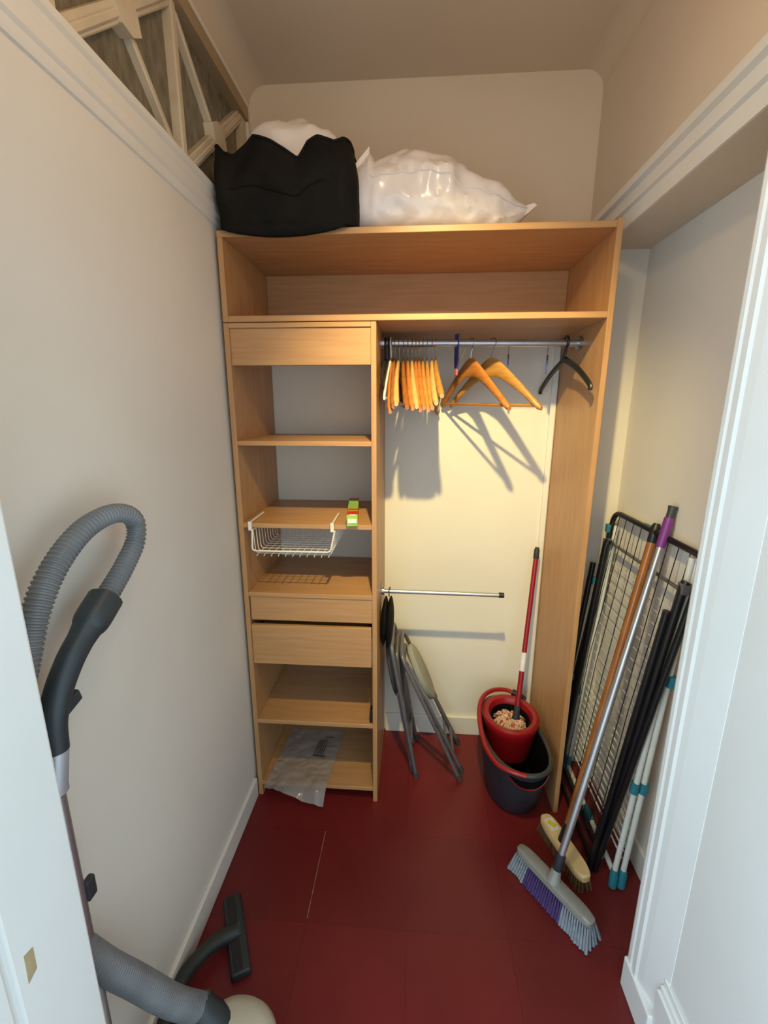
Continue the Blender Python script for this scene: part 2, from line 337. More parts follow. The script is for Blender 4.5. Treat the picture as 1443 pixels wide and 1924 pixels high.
# ---------------------------------------------------------------- hangers
def hook_pts(zc, r=.0155, neck=0.0):
    pts = [(0, 0, neck), (0, 0, zc-r-.022), (.004, 0, zc-r-.010)]
    for k in range(15):
        a = -math.pi*.33 + (k/14)*math.pi*1.45; pts.append((r*math.cos(a), 0, zc+r*math.sin(a)))
    return pts
def copy_tree(root, name=None):
    r = root.copy(); C.objects.link(r)
    for ch in [o for o in bpy.data.objects if o.parent == root]:
        c = ch.copy(); C.objects.link(c); c.parent = r
    return r
def wooden(mi, L=.205):
    t = thing('wooden_hanger', 'x', 'hanger')
    N = 34; rings = []
    for i in range(N+1):
        s = -1+2*i/N; a = abs(s); x = s*L
        z = -.150*(a**1.35) - (.0 if a > .12 else 0); z = -.150*((math.sqrt(a*a+.012)-.1095)/.8965)**1.12
        hh = .021*(1-a)**1.5+.0125; th = .0062+.0045*a
        yo = .018*a*a
        nz = 1.0
        if i in (0, N): hh *= .6; th *= .6
        rings.append([(x+s*.0, yo+th*math.cos(q), z-hh*.55+hh*math.sin(q)) for q in [2*math.pi*k/12 for k in range(12)]])
    b = B(); b.loft(rings); obj('shoulder_bar', b, M['hwood'][mi], t, True)
    b = B(); b.tube([(-L*.94, .016, -.146), (L*.94, .016, -.146)], .005, 8); obj('trouser_bar', b, M['hwood'][mi], t, True)
    b = B(); b.tube(hook_pts(.0635, neck=-.004), .0016, 6); obj('hook', b, M['chrome'], t, True)
    return t
protos = {}
def put_wooden(mi, apex, yaw, tilt, label, group=None):
    if mi not in protos: protos[mi] = wooden(mi); r = protos[mi]
    else: r = copy_tree(protos[mi])
    r.location = apex; r.rotation_euler = (0, tilt, yaw)
    r['label'] = label
    if group: r['group'] = group
    return r
ap = [737, 742, 750, 758, 766, 774, 781, 787, 794, 802, 811, 818]
en = [(722, 780), (729, 768), (735, 762), (755, 770), (766, 772), (774, 768), (781, 776), (788, 771), (796, 776), (804, 771), (811, 760), (821, 745)]
mis = [0, 3, 2, 3, 0, 2, 0, 0, 1, 1, 2, 1]
ordn = ['leftmost', 'second from left', 'third from left', 'fourth from left', 'fifth from left', 'sixth from left', 'seventh from left', 'eighth from left', 'ninth from left', 'tenth from left', 'second from right', 'rightmost']
cn = {0: 'orange-brown', 1: 'golden', 2: 'pale honey', 3: 'dark brown'}
for i in range(12):
    xa = -.080+.0018875*(ap[i]-740); xe = -.070+.001646*(en[i][0]-740); ze = 1.51+(780-en[i][1])*.00135+.012
    yaw = math.atan2(-.2, xe-xa); tilt = math.asin(max(-.2, min(.2, (1.69-ze-.150)/.205)))
    put_wooden(mis[i], (xa, cr_y, 1.692), yaw, tilt, '%s wooden hanger, %s of the tight bunch of wooden hangers' % (cn[mis[i]], ordn[i]), 'bunched wooden hangers')
put_wooden(0, (.190, cr_y, 1.690), math.radians(-62), .02, 'orange wooden hanger with trouser bar, left of the two standing apart', 'wooden hangers turned sideways')
put_wooden(1, (.262, cr_y, 1.690), math.radians(-49), .02, 'golden wooden hanger with trouser bar, right of the two standing apart', 'wooden hangers turned sideways')

def plastic_hanger(name, m, label, apex, yaw, L=.20, drop=.10, r=.0065, bar=False, hz=.0635):
    t = thing(name, label, 'hanger')
    pts = [(-L, 0, -drop-.018), (-L*.97, 0, -drop), (-L*.55, 0, -drop*.42), (-.03, 0, -.004), (0, 0, .004), (.03, 0, -.004), (L*.55, 0, -drop*.42), (L*.97, 0, -drop), (L, 0, -drop-.018)]
    sp = spline(pts, 6); n = len(sp); b = B(); b.tube(sp, [r*(1.25 - .35*abs(2*i/(n-1)-1)) for i in range(n)], 8, flat=1.5, upv=(0, 0, 1)); obj('shoulder_bar', b, m, t, True)
    if bar:
        b = B(); b.tube([(-L*.97, 0, -drop-.012), (L*.97, 0, -drop-.012)], .004, 6); obj('trouser_bar', b, m, t, True)
    hp = hook_pts(hz, .018); b = B(); b.tube(spline(hp, 2), .0042 if not bar else .003, 8); obj('hook', b, m, t, True)
    b = B(); b.tube([(-.022, 0, .0), (-.010, 0, .030), (0, 0, .050)], .0032, 6); obj('neck_brace', b, m, t, True)
    t.location = apex; t.rotation_euler = (0, 0, yaw); return t
plastic_hanger('plastic_hanger', M['black'], 'black plastic hanger alone at the right end of the clothes rod', (.512, cr_y, 1.690), math.radians(-84), .20, .085)
plastic_hanger('plastic_hanger', M['black'], 'black plastic hanger leftmost on the rod, against the shelving column', (-.109, cr_y, 1.690), math.radians(-90), .19, .055, .005)
plastic_hanger('plastic_hanger', M['black'], 'black plastic hanger second on the rod from the shelving column', (-.097, cr_y, 1.690), math.radians(-92), .19, .075, .005)
plastic_hanger('plastic_hanger', M['wirew'], 'slim white plastic hanger between black hangers and the wooden bunch', (-.090, cr_y, 1.690), math.radians(-93), .195, .115, .0045, True)

# moth sachets on hooks
def sachet(label, x, w, h, yaw, zt_, flap=False, r=.0012):
    t = thing('moth_sachet', label, 'sachet')
    b = B(); b.tube(hook_pts(.030+(1.69-zt_)*0, .0155), r, 6); obj('hook', b, M['chrome'] if not flap else M['purple'], t, True)
    if flap:
        b = B(); pts = [(-.012, .0, .060), (.012, 0, .060), (.014, 0, -.02), (.012, 0, -.055), (-.010, 0, -.055), (-.014, 0, -.02)]
        b.prism([(p[0], p[2]) for p in pts], lambda u, v, d: (u, d, v), -.0025, .0025); obj('card', b, M['purple'], t)
        b = B(); b.box(-.010, .010, -.003, .003, -.078, -.054, .002); obj('foot', b, M['pinkcard'], t)
        b = B(); b.prism([(0, -.045), (.006, -.05), (.052, .020), (.046, .022), (.012, -.022)], lambda u, v, d: (d, u*.62+.004, v), -.0015, .0015); obj('flap', b, M['tancard'], t)
    else:
        b = B(); b.prism([(-w, -.002), (w, -.002), (w, -h), (-w, -h)], lambda u, v, d: (u, d, v), -.003, .003); obj('card', b, M['purple'], t)
        b = B(); b.obox((0, 0, .004), (.005, .0035, .010), Matrix.Rotation(.5, 3, 'Y'), .001); obj('clasp', b, M['chrome'], t)
    t.location = (x, cr_y, zt_); t.rotation_euler = (0, 0, yaw); return t
sachet('purple printed moth sachet card folded beside the orange wooden hanger', .140, .012, .05, math.radians(-70), 1.722, True)
sachet('narrow purple moth sachet hanging right of the golden wooden hanger', .319, .014, .045, math.radians(81), 1.700)
sachet('narrow purple moth sachet hanging left of the lone black hanger', .452, .014, .045, math.radians(77), 1.696)
for o in bpy.data.objects:
    if o.name.startswith('moth_sachet'): o['group'] = 'moth sachets on the clothes rod'

# ---------------------------------------------------------------- bags on top of the wardrobe
def sgnpow(v, p): return math.copysign(abs(v)**p, v)
bag = thing('duffel_bag', 'slouching black fabric bag on top of the wardrobe', 'bag', (-.40, 1.58, HT))
NA = 150
rimk = [(-.62, 2.250), (-.60, 2.264), (-.58, 2.262), (-.56, 2.240), (-.53, 2.230), (-.50, 2.254), (-.47, 2.278), (-.42, 2.262), (-.385, 2.244), (-.345, 2.216), (-.315, 2.256), (-.285, 2.268), (-.24, 2.256), (-.215, 2.270), (-.15, 2.268)]
def rimz(x):
    for (xa, za), (xb, zb) in zip(rimk, rimk[1:]):
        if xa <= x <= xb: return za+(zb-za)*(x-xa)/(xb-xa)
    return 2.262
def round_rect(hx, hy, r, n):
    Ls = [2*(hy-r), math.pi*r/2, 2*(hx-r), math.pi*r/2]*2; tot = sum(Ls); out = []
    for k in range(n):
        q = tot*k/n; i = 0
        while q > Ls[i]: q -= Ls[i]; i += 1
        cxs = [(hx-r, hy-r), (-(hx-r), hy-r), (-(hx-r), -(hy-r)), (hx-r, -(hy-r))]
        if i == 0: p = (hx, -(hy-r)+q)
        elif i == 2: p = (hx-r-q, hy)
        elif i == 4: p = (-hx, hy-r-q)
        elif i == 6: p = (-(hx-r)+q, -hy)
        else:
            m_ = (i-1)//2; a = m_*math.pi/2+q/r; p = (cxs[m_][0]+r*math.cos(a), cxs[m_][1]+r*math.sin(a))
        out.append(p)
    return out
def bag_ring(t, inset=0.):
    ring = []; bulge = 1+.05*math.sin(math.pi*t)
    hx, hy = .200*bulge-inset, .166*bulge-inset
    for px, py in round_rect(hx, hy, .05, NA):
        ca, sa = px/hx, py/hy
        x = -.396+px+.016*(1-t)*max(0, ca); y = 1.582+py-.010*math.sin(math.pi*t)*max(0, -sa)
        n = noise.noise(V((x*9, y*9, t*2.2)))*.014*(.3+t)+noise.noise(V((x*24, y*24, t*5)))*.006
        y += n*sa; x += n*ca*.5
        ztop = rimz(x) if sa < .3 else 2.285
        ring.append((max(x, XW+.034), y, HT+.002+(ztop-HT-.002)*t))
    return ring
ts = [0, .02, .06, .12, .2, .3, .4, .47, .5, .53, .62, .72, .82, .9, .96, 1.0]
b = B(); b.loft([bag_ring(t) for t in ts]+[bag_ring(1.0, .006)]+[bag_ring(t, .008) for t in (.9, .7)], cap1=False); obj('bag_body', b, M['fabric'], bag, True)
b = B(); rr = bag_ring(.48); front = [p for p in rr if p[1] < 1.45 and -.54 < p[0] < -.26]; front.sort()
b.tube([(p[0], p[1]-.002, p[2]-.022*math.sin(math.pi*(p[0]+.54)/.28)+.004) for p in front], .0028, 6); obj('piping', b, M['fabric'], bag, True)
b = B(); rr = bag_ring(1.0); b.tube([(p[0], p[1], p[2]) for p in rr], .0045, 6, closed=True); obj('rim_binding', b, M['fabric'], bag, True)
# sagging bottom fold over the front edge
b = B()
def fold(u, v):
    x = -.585+.375*u; sag = .024*math.sin(math.pi*min(1, u*1.02))**.8
    a = v*math.pi
    return (x, 1.428-.014*math.sin(a)*(math.sin(math.pi*u)**.5+.05), HT+.022-(sag+.024)*v*1.0+.0)
b.grid(fold, 24, 8); o = obj('bottom_fold', b, M['fabric'], bag, True); md = o.modifiers.new('s', 'SOLIDIFY'); md.thickness = .004

def lump(cx, cy, cz, hx, hy, hz, amp, f, seed=0, nu=48, nv=28):
    b = B(); rings = []
    for j in range(nv+1):
        ph = -math.pi/2+math.pi*(j/nv)*.998+.001
        ring = []
        for k in range(nu):
            a = 2*math.pi*k/nu; p = V((math.cos(a)*math.cos(ph), math.sin(a)*math.cos(ph), math.sin(ph)))
            d = 1+amp*noise.noise(p*f+V((seed, 0, 0)))+amp*.5*abs(noise.noise(p*f*2.3+V((seed+9, 0, 0))))
            ring.append((cx+hx*sgnpow(p.x, .8)*d, cy+hy*sgnpow(p.y, .8)*d, cz+hz*sgnpow(p.z, .9)*d))
        rings.append(ring)
    b.loft(rings); return b
pk = obj('plastic_parcel', lump(-.395, 1.60, 2.250, .172, .142, .125, .16, 2.2, 3), M['plastic'], None, True)
tag(pk, 'white plastic wrapped bedding poking out of the black bag', 'parcel')
bl = obj('blue_cloth', lump(-.545, 1.50, 2.235, .022, .04, .022, .2, 2, 5, 16, 10), M['blue'], None, True)
tag(bl, 'small pale blue cloth tucked in the left corner of the black bag', 'cloth')

# white pillow bag
topk = [(-.205, 2.225), (-.195, 2.252), (-.170, 2.268), (-.150, 2.283), (-.135, 2.262), (-.10, 2.272), (-.04, 2.290), (.02, 2.288), (.08, 2.268), (.14, 2.240), (.20, 2.212), (.26, 2.182), (.31, 2.155), (.345, 2.136)]
botk = [(-.205, 2.190), (-.200, 2.10), (-.185, 2.056), (-.15, 2.052), (.15, 2.052), (.23, 2.054), (.28, 2.072), (.32, 2.102), (.345, 2.128)]
def interp(kk, x):
    if x <= kk[0][0]: return kk[0][1]
    for (xa, za), (xb, zb) in zip(kk, kk[1:]):
        if x <= xb: return za+(zb-za)*(x-xa)/(xb-xa)
    return kk[-1][1]
NX, NR = 110, 56; rings = []
for i in range(NX+1):
    u = i/NX; x = -.205+.55*u
    zt_, zb_ = interp(topk, x), interp(botk, x); zm = zb_+(zt_-zb_)*.46
    hy = .125*(1-((u-.42)/.60)**4 if abs(u-.42) < .6 else 0); hy = max(hy, .012)*(1-.55*max(0, u-.55)/.45)
    ring = []
    for k in range(NR):
        a = 2*math.pi*k/NR; ca, sa = math.cos(a), math.sin(a)
        y = 1.575+hy*sgnpow(ca, .9); z = zm+((zt_-zm) if sa > 0 else (zm-zb_))*sgnpow(sa, .85)
        p = V((x*7, y*7, z*7)); w = noise.noise(p*1.4)*.014+noise.noise(V((x*16+z*10, y*14, z*24)))*.010-.010*abs(noise.noise(V((x*20-z*26, y*9, z*16+x*8))))
        fold_ = .006*math.sin((x*40+z*28))*max(0, 1-abs(x+.15)/.06)
        e = min(1., 4*u, 6*(1-u))
        z2 = z+(w+fold_)*(.55 if sa > -.3 else .25)*e
        ring.append((x+w*.3*e, y+(w+fold_)*1.3*sgnpow(ca, .5)*e, max(HT+.003, z2)))
    rings.append(ring)
pl = thing('pillow_bag', 'plump white plastic bag holding bedding on top of the wardrobe', 'bag', (.05, 1.575, HT))
b = B(); b.loft(rings); obj('bag_film', b, M['plastic'], pl, True)
b = B(); b.tube([(rings[i][NR//2-2][0], rings[i][NR//2-2][1]-.001, rings[i][NR//2-2][2]+.002) for i in range(12, NX+1, 2)], .0022, 6); obj('seam_weld', b, M['plastic'], pl, True)
b = B(); b.prism([(.325, 2.112), (.338, 2.120), (.362, 2.140), (.352, 2.146), (.33, 2.140)], lambda u, v, d: (u, d, v), 1.560, 1.576); obj('corner_ear', b, M['plastic'], pl)
b = B(); b.prism([(-.208, 2.215), (-.150, 2.285), (-.152, 2.225), (-.175, 2.19)], lambda u, v, d: (u, d+(u+.15)*.3, v), 1.505, 1.512); obj('corner_ear', b, M['plastic'], pl)

# ---------------------------------------------------------------- shelf contents
bk = thing('wire_basket', 'white wire basket hooked under the third shelf', 'basket', (-.415, 1.55, 1.03))
xl, xr, yf, yb, zb = -.543, -.290, 1.432, 1.66, 1.034
b = B(); b.tube(fillet([(-.556, yf-.004, 1.122), (-.560, yf-.004, zb+.012), (-.285, yf-.004, zb+.012), (-.268, yf-.004, 1.122)], .014), .0032, 8); obj('front_frame', b, M['wirew'], bk, True)
for i in range(11):
    x = xl+(xr-xl)*i/10
    b = B(); b.tube(fillet([(x, yf-.010, zb-.004), (x, yf, zb-.001), (x, yb, zb-.001), (x, yb+.012, 1.115)], .008, 4), .0014, 6); obj('long_wire', b, M['wirew'], bk, True)
for i in range(9):
    y = yf+.004+(yb-yf-.004)*i/8
    b = B(); b.tube(fillet([(-.556, y, 1.118), (xl-.008, y, zb+.002), (xr+.008, y, zb+.002), (-.270, y, 1.118)], .012, 4), .0014, 6); obj('cross_wire', b, M['wirew'], bk, True)
b = B(); b.tube([(-.557, yf, 1.120), (-.557, yb+.01, 1.116)], .0026, 6); obj('top_wire', b, M['wirew'], bk, True)
b = B(); b.tube([(-.269, yf, 1.120), (-.269, yb+.01, 1.116)], .0026, 6); obj('top_wire', b, M['wirew'], bk, True)
for x in (-.564, -.277):
    b = B(); b.box(x-.006, x+.006, YF-.012, YF-.002, 1.118, 1.150, .002); h = obj('clip', b, M['wirew'], bk)
    b = B(); b.tube([(x, YF-.006, 1.1462), (x-.004, 1.585, 1.1462)], .0036, 8); obj('hook_arm', b, M['wirew'], bk, True)

gb = thing('food_wrap_box', 'slim green and red cardboard wrap box on the third shelf', 'box', (-.222, 1.57, 1.142))
ang = math.radians(6.5); Rz = Matrix.Rotation(ang, 3, 'Z'); c0 = V((-.2225, 1.565, 1.1425+.019))
def gpart(name, y0, y1, grow, m, par, z0=-.019, z1=.019):
    b = B(); b.obox(c0+Rz @ V((0, (y0+y1)/2, (z0+z1)/2)), (.019+grow, (y1-y0)/2, (z1-z0)/2+grow), Rz, .001, 1); return obj(name, b, m, par)
bx_ = gpart('carton', -.145, .145, 0, M['green'], gb)
gpart('red_panel', -.128, -.078, .0006, M['redcard'], bx_); gpart('red_panel', -.066, -.040, .0006, M['redcard'], bx_); gpart('end_flap', .120, .1455, .0006, M['redcard'], bx_)
b = B(); b.obox(c0+Rz @ V((0, -.1456, .0)), (.014, .0006, .007), Rz, 0); obj('white_lettering', b, M['whitecard'], bx_)
b = B(); b.obox(c0+Rz @ V((.002, -.136, .0193)), (.010, .004, .0006), Rz, 0); obj('white_lettering', b, M['whitecard'], bx_)

sc = obj('plastic_clip', B().box(-.1545, -.1425, 1.448, 1.482, .3552, .410, .002), M['black'])
tag(sc, 'small black plastic piece standing on the shelf below the drawer', 'plastic piece')

# clear plastic sleeve on the bottom shelf
def sheet(u, v):
    a, bb, c, d = V((-.572, 1.415, 0)), V((-.330, 1.405, 0)), V((-.300, 1.735, 0)), V((-.540, 1.735, 0))
    p = a*(1-u)*(1-v)+bb*u*(1-v)+c*u*v+d*(1-u)*v
    z = .0695+.010*abs(noise.noise(p*13))+.006*abs(noise.noise(p*31+V((4, 0, 0))))*1.2
    k = max(0., (.14-v)/.14); q = u*u*(3-2*u)
    p.y -= (.012+.020*q)*k; z -= (.002+.040*q)*k*k
    return (p.x, p.y, z)
ps = thing('plastic_sleeve', 'crumpled clear plastic bag lying on the bottom shelf', 'plastic bag', (-.43, 1.57, .068))
b = B(); b.grid(sheet, 46, 60); o = obj('film', b, M['clear'], ps, True)
def on_sheet(u, v): p = V(sheet(u, v)); p.z += .0022; return p
for k in range(5):
    b = B(); uu = .60+.035*k; b.tube([on_sheet(uu, v/40) for v in range(22, 33)], .0017, 4); obj('printed_line', b, M['ink'], ps)
b = B(); b.tube([on_sheet(.58+.03*k, .52) for k in range(8)], .004, 4, flat=.3); obj('printed_line', b, M['ink'], ps)
b = B(); b.tube([on_sheet(.68+.03*k, .86) for k in range(6)], .003, 4, flat=.3); obj('printed_line', b, M['ink'], ps)

# black pouch hanging from the pull-out rod
po = thing('folded_pouch', 'flat black fabric pouch hanging from the short pull-out rod', 'pouch', (-.092, 1.64, .60))
for dx, hh, w in ((-.012, .112, .016), (.008, .118, .017)):
    rings = []
    for i in range(25):
        t = i/24; z = .800-.215*t*(hh/.118); s = math.sin(math.pi*min(1, .03+t*.97))**.55; s = max(s, .12)
        rings.append([(-.092+dx+w*s*math.cos(q)-.010*t, 1.615+.075*s*math.sin(q), z) for q in [2*math.pi*k/20 for k in range(20)]])
    b = B(); b.loft(rings); obj('pouch_half', b, M['fabric'], po, True)
for dx in (-.012, .008):
    b = B(); b.tube([(-.092+dx-.010*t+.001, 1.615-.076*max(math.sin(math.pi*min(1, .03+t*.97))**.55, .12), .800-.210*t) for t in [k/16 for k in range(17)]], .002, 5); obj('zip', b, M['blackmetal'], po, True)
b = B(); b.tube([(-.092, 1.632, .797), (-.094, 1.632, .82), (-.091, 1.634, .832), (-.089, 1.64, .8345), (-.089, 1.652, .828)], .0022, 6); obj('hook', b, M['blackmetal'], po, True)

# ---------------------------------------------------------------- folding stools
def stool(label, xf, xt, zt_, side, seatmat):
    t = thing('folding_stool', label, 'stool', (xf, 1.69, 0), 'folded stools')
    y0, y1 = 1.567, 1.79
    ax = V((xt-xf, 0, zt_)); L = ax.length; ax.normalize(); nn = V((ax.z, 0, -ax.x))*side   # nn: across the folded thickness
    def P(s, y, w=0): p = V((xf, 0, .009))+ax*(s*L)+nn*w; return (p.x, y, p.z)
    # front leg frame: a U with rounded head
    b = B(); b.tube(fillet([P(0, y0), P(.98, y0), P(.98, y1), P(0, y1)], .05), .0085, 10); obj('leg_frame', b, M['stool'], t, True)
    yi0, yi1 = y0+.030, y1-.030
    b = B(); b.tube(fillet([P(.02, yi0, .016), P(.52, yi0, .006), P(.90, yi0, -.012), P(.90, yi1, -.012), P(.52, yi1, .006), P(.02, yi1, .016)], .03), .0085, 10); obj('leg_frame', b, M['stool'], t, True)
    for s, w, ya, yb_ in ((.22, 0, y0, y1), (.16, .014, yi0, yi1)):
        b = B(); b.tube([P(s, ya, w), P(s, yb_, w)], .006, 8); obj('stretcher', b, M['stool'], t, True)
    for y, w, s in ((y0, 0, .0), (y1, 0, .0), (yi0, .016, .02), (yi1, .016, .02)):
        b = B(); b.tube([V(P(s-.012, y, w)), P(s+.035, y, w)], .0108, 10); obj('foot_cap', b, M['seatdark'], t, True)
    for y in (y0+.015, y1-.015):
        b = B(); b.tube([V(P(.45, y-.022, .004)), P(.45, y+.022, .004)], .004, 8); obj('pivot_bolt', b, M['chrome'], t, True)
    # round seat folded flat against the frames
    c = V(P(.73, (y0+y1)/2, .022)); rad = .112; rings = []
    for rr, w in ((.02, .013), (.9, .014), (.98, .010), (1.0, 0), (.98, -.010), (.9, -.013), (.02, -.013)):
        rings.append([c+ax*(rad*1.18*rr*math.cos(q))+V((0, 1, 0))*(rad*.66*rr*math.sin(q))+nn*w for q in [2*math.pi*k/40 for k in range(40)]])
    b = B(); b.loft(rings); obj('seat', b, seatmat, t, True)
    for y in (y0+.02, y1-.02):
        b = B(); b.obox(V(P(.52, y, .012)), (.006, .006, .07), Matrix((nn, V((0, 1, 0)), ax)).transposed(), .002); obj('seat_bracket', b, M['stool'], t)
    return t
stool('folded grey steel stool leaning nearest the shelving column', .030, -.082, .615, -1, M['seatdark'])
stool('folded grey steel stool with pale round seat, right one of the pair', .212, -.045, .575, 1, M['seat'])

# ---------------------------------------------------------------- spin mop bucket and mop
bu = thing('mop_bucket', 'charcoal and red spin mop bucket beside the wardrobe side panel', 'bucket', (.415, 1.53, 0))
def oval(cx, cy, rx, ry, z, n=48, p=.9, tw=0., zf=None):
    out = []
    for k in range(n):
        a = 2*math.pi*k/n; x = rx*sgnpow(math.cos(a), p); y = ry*sgnpow(math.sin(a), p)
        zz = z+(zf(y/ry) if zf else 0)
        out.append((cx+x*math.cos(tw)-y*math.sin(tw), cy+x*math.sin(tw)+y*math.cos(tw), zz))
    return out
tw = math.radians(7)
dip = lambda v: .018*v*v-.012
outer = [(.416, 1.550, .090, .128, .002), (.416, 1.548, .097, .138, .012), (.414, 1.542, .104, .168, .10), (.412, 1.536, .111, .194, .19), (.410, 1.532, .116, .216, .262)]
rings = [oval(*a[:4], a[4], tw=tw) for a in outer]
rings += [oval(.410, 1.532, .119, .220, .272, tw=tw, zf=dip)]
inner = [(.410, 1.532, .110, .211, .272), (.416, 1.538, .100, .182, .19), (.424, 1.548, .086, .140, .05)]
b = B(); b.loft(rings, True, False); obj('bucket_body', b, M['charcoal'], bu, True)
b = B(); b.loft([oval(*inner[0][:4], .2725, tw=tw, zf=dip)]+[oval(*a[:4], a[4], tw=tw) for a in inner[1:]], False, True); obj('bucket_inside', b, M['inner'], bu, True)
b = B(); ro = oval(.410, 1.532, .1165, .2175, .274, tw=tw, zf=dip); b.tube(ro, .0085, 8, closed=True); obj('rim', b, M['rim'], bu, True)
# wringer cone
wc = (.415, 1.618); WT = math.radians(0)
def wr(rx, ry, z): return oval(wc[0], wc[1], rx, ry, z, 48, 1.0)
b = B(); b.loft([wr(.088, .096, .14), wr(.098, .108, .20), wr(.108, .120, .262), wr(.115, .127, .288), wr(.112, .124, .299), wr(.103, .115, .304), wr(.088, .099, .300), wr(.081, .091, .288), wr(.079, .089, .276)], False, False); wro = obj('wringer', b, M['red'], bu, True)
b = B(); b.loft([wr(.0792, .0892, .278), wr(.074, .083, .24), wr(.066, .074, .205), wr(.01, .01, .204)], False, True); obj('spin_basket', b, M['inner'], wro, True)
for k in range(30):
    a = 2*math.pi*k/30; ca, sa = math.cos(a), math.sin(a)
    b = B(); b.tube([(wc[0]+.0775*ca, wc[1]+.0870*sa, .276), (wc[0]+.072*ca, wc[1]+.081*sa, .222)], .0022, 5); obj('basket_slat', b, M['blackmetal'], wro)
hp = [(.470, 1.752, .292), (.430, 1.765, .305), (.370, 1.752, .312), (.318, 1.705, .312), (.290, 1.63, .306), (.281, 1.53, .296), (.288, 1.43, .289), (.315, 1.352, .290), (.360, 1.315, .294), (.405, 1.302, .292)]
b = B(); b.tube(spline(hp, 8), .0100, 12, flat=.8); hd = obj('carry_handle', b, M['red'], bu, True)
b = B(); b.tube(spline([(.500, 1.728, .284), (.475, 1.750, .293), (.452, 1.760, .300)], 6), .0145, 10); obj('grip_end', b, M['charcoal'], hd, True)
# front hand slot with red lining
def on_front(u, v):
    a = -math.pi/2+u; zz = .262-v; t = (zz-.19)/(.262-.19)
    rx = .111+(.116-.111)*t; ry = .194+(.216-.194)*t; cx_ = .412-.002*t; cy_ = 1.536-.004*t
    x = (rx+.0035)*sgnpow(math.cos(a), .9); y = (ry+.0035)*sgnpow(math.sin(a), .9)
    return V((cx_+x*math.cos(tw)-y*math.sin(tw), cy_+x*math.sin(tw)+y*math.cos(tw), zz))
b = B(); b.grid(lambda u, v: on_front(-.62+1.24*u, 0.014+v*.044*math.sin(math.pi*(.04+.92*u))**.7), 20, 6); obj('hand_slot', b, M['inner'], bu, True)
low = [on_front(-.62+1.24*k/24, 0.014+.046*math.sin(math.pi*(.02+.96*k/24))**.7) for k in range(25)]
b = B(); b.tube(low, .0032, 6); obj('slot_lining', b, M['red'], bu, True)

mp_ = thing('spin_mop', 'red handled string mop standing in the mop bucket', 'mop', (.424, 1.615, .21))
A_, Z_ = V((.438, 1.616, .252)), V((.517, 1.792, .968))
def seg(t0, t1): return [lerp(A_, Z_, t0), lerp(A_, Z_, t1)]
b = B(); b.tube([lerp(A_, Z_, t) for t in (-.01, .03, .05, .10, .105)], [.020, .018, .013, .0125, .011], 12); obj('joint', b, M['charcoal'], mp_, True)
b = B(); b.tube(seg(.10, .30), .0110, 12); h1 = obj('lower_handle', b, M['red'], mp_, True)
b = B(); b.tube(seg(.30, .405), .0118, 12); obj('sticker', b, M['label'], h1, True, 'white sticker band')
b = B(); b.tube(seg(.405, .94), .0100, 12); obj('upper_handle', b, M['red'], mp_, True)
b = B(); b.tube([lerp(A_, Z_, t) for t in (.935, .94, .985, .99, 1.0)], [.0105, .0115, .0115, .009, .008], 12); obj('end_cap', b, M['charcoal'], mp_, True)
b = B()
for k in range(300):
    a0 = random.uniform(0, 2*math.pi); r0 = random.uniform(.006, .03); r1 = random.uniform(.040, .070); a1 = a0+random.uniform(-.7, .7)
    z0 = .268+random.uniform(-.004, .008); c0_ = V((wc[0], wc[1], 0))
    p0 = c0_+V((r0*math.cos(a0), r0*math.sin(a0), z0)); p2 = c0_+V((r1*math.cos(a1), r1*math.sin(a1)*1.07, .246+random.uniform(0, .016)))
    pm = (p0+p2)/2+V((random.uniform(-.008, .008), random.uniform(-.008, .008), random.uniform(.004, .018)))
    b.tube(spline([p0, pm, p2], 4), .0022, 5)
obj('mop_strands', b, M['mopstrand'], mp_, True, 'cream and red yarn strands', 'stuff')

# ---------------------------------------------------------------- drying racks
bl_ = thing('drying_rack', 'folded black drying rack leaning in the alcove behind the brooms', 'drying rack', (.64, 1.43, 0))
YN0, YN1 = 1.150, 1.680
def RP(y, z, dx=0): return V((.630+(.762-.630)*(z/1.155)+dx, y, z))
b = B(); b.tube(fillet([RP(YN0+.066, .012), RP(YN0-.012, 1.152), RP(YN1, 1.152), RP(YN1-.012, .012)], .05), .0095, 10); obj('main_frame', b, M['blackmetal'], bl_, True)
b = B(); b.tube(fillet([RP(YN0+.078, .06, .010), RP(YN0+.020, 1.06, -.016), RP(YN0+.020, 1.075, -.012)], .02), .0125, 10); obj('wing_tube', b, M['blackmetal'], bl_, True)
b = B(); b.tube(fillet([RP(YN1-.035, .06, .016), RP(YN1-.036, 1.03, -.020), RP(YN1-.036, 1.05, -.014)], .02), .0125, 10); obj('wing_tube', b, M['blackmetal'], bl_, True)
b = B(); b.tube([RP(YN0+.07, .014, -.018), RP(YN0+.068, .30, -.014), RP(YN0+.036, .98, -.030)], .0105, 10); obj('support_leg', b, M['blackmetal'], bl_, True)
b = B(); b.tube([RP(YN1-.05, .014, -.030), RP(YN1-.012, .95, -.040)], .0105, 10); obj('support_leg', b, M['blackmetal'], bl_, True)
b = B(); b.tube([RP(YN0+.075, .055, .014), RP(YN1-.035, .055, .014)], .0075, 10); obj('lower_bar', b, M['blackmetal'], bl_, True)
b = B(); b.tube([RP(YN0+.066, .016, .0), RP(YN1-.012, .016, .0)], .0075, 10); obj('floor_bar', b, M['blackmetal'], bl_, True)
b = B(); b.tube([RP(YN0+.03, 1.035, .004), RP(YN1-.03, 1.035, .004)], .006, 8); obj('cross_bar', b, M['stool'], bl_, True)
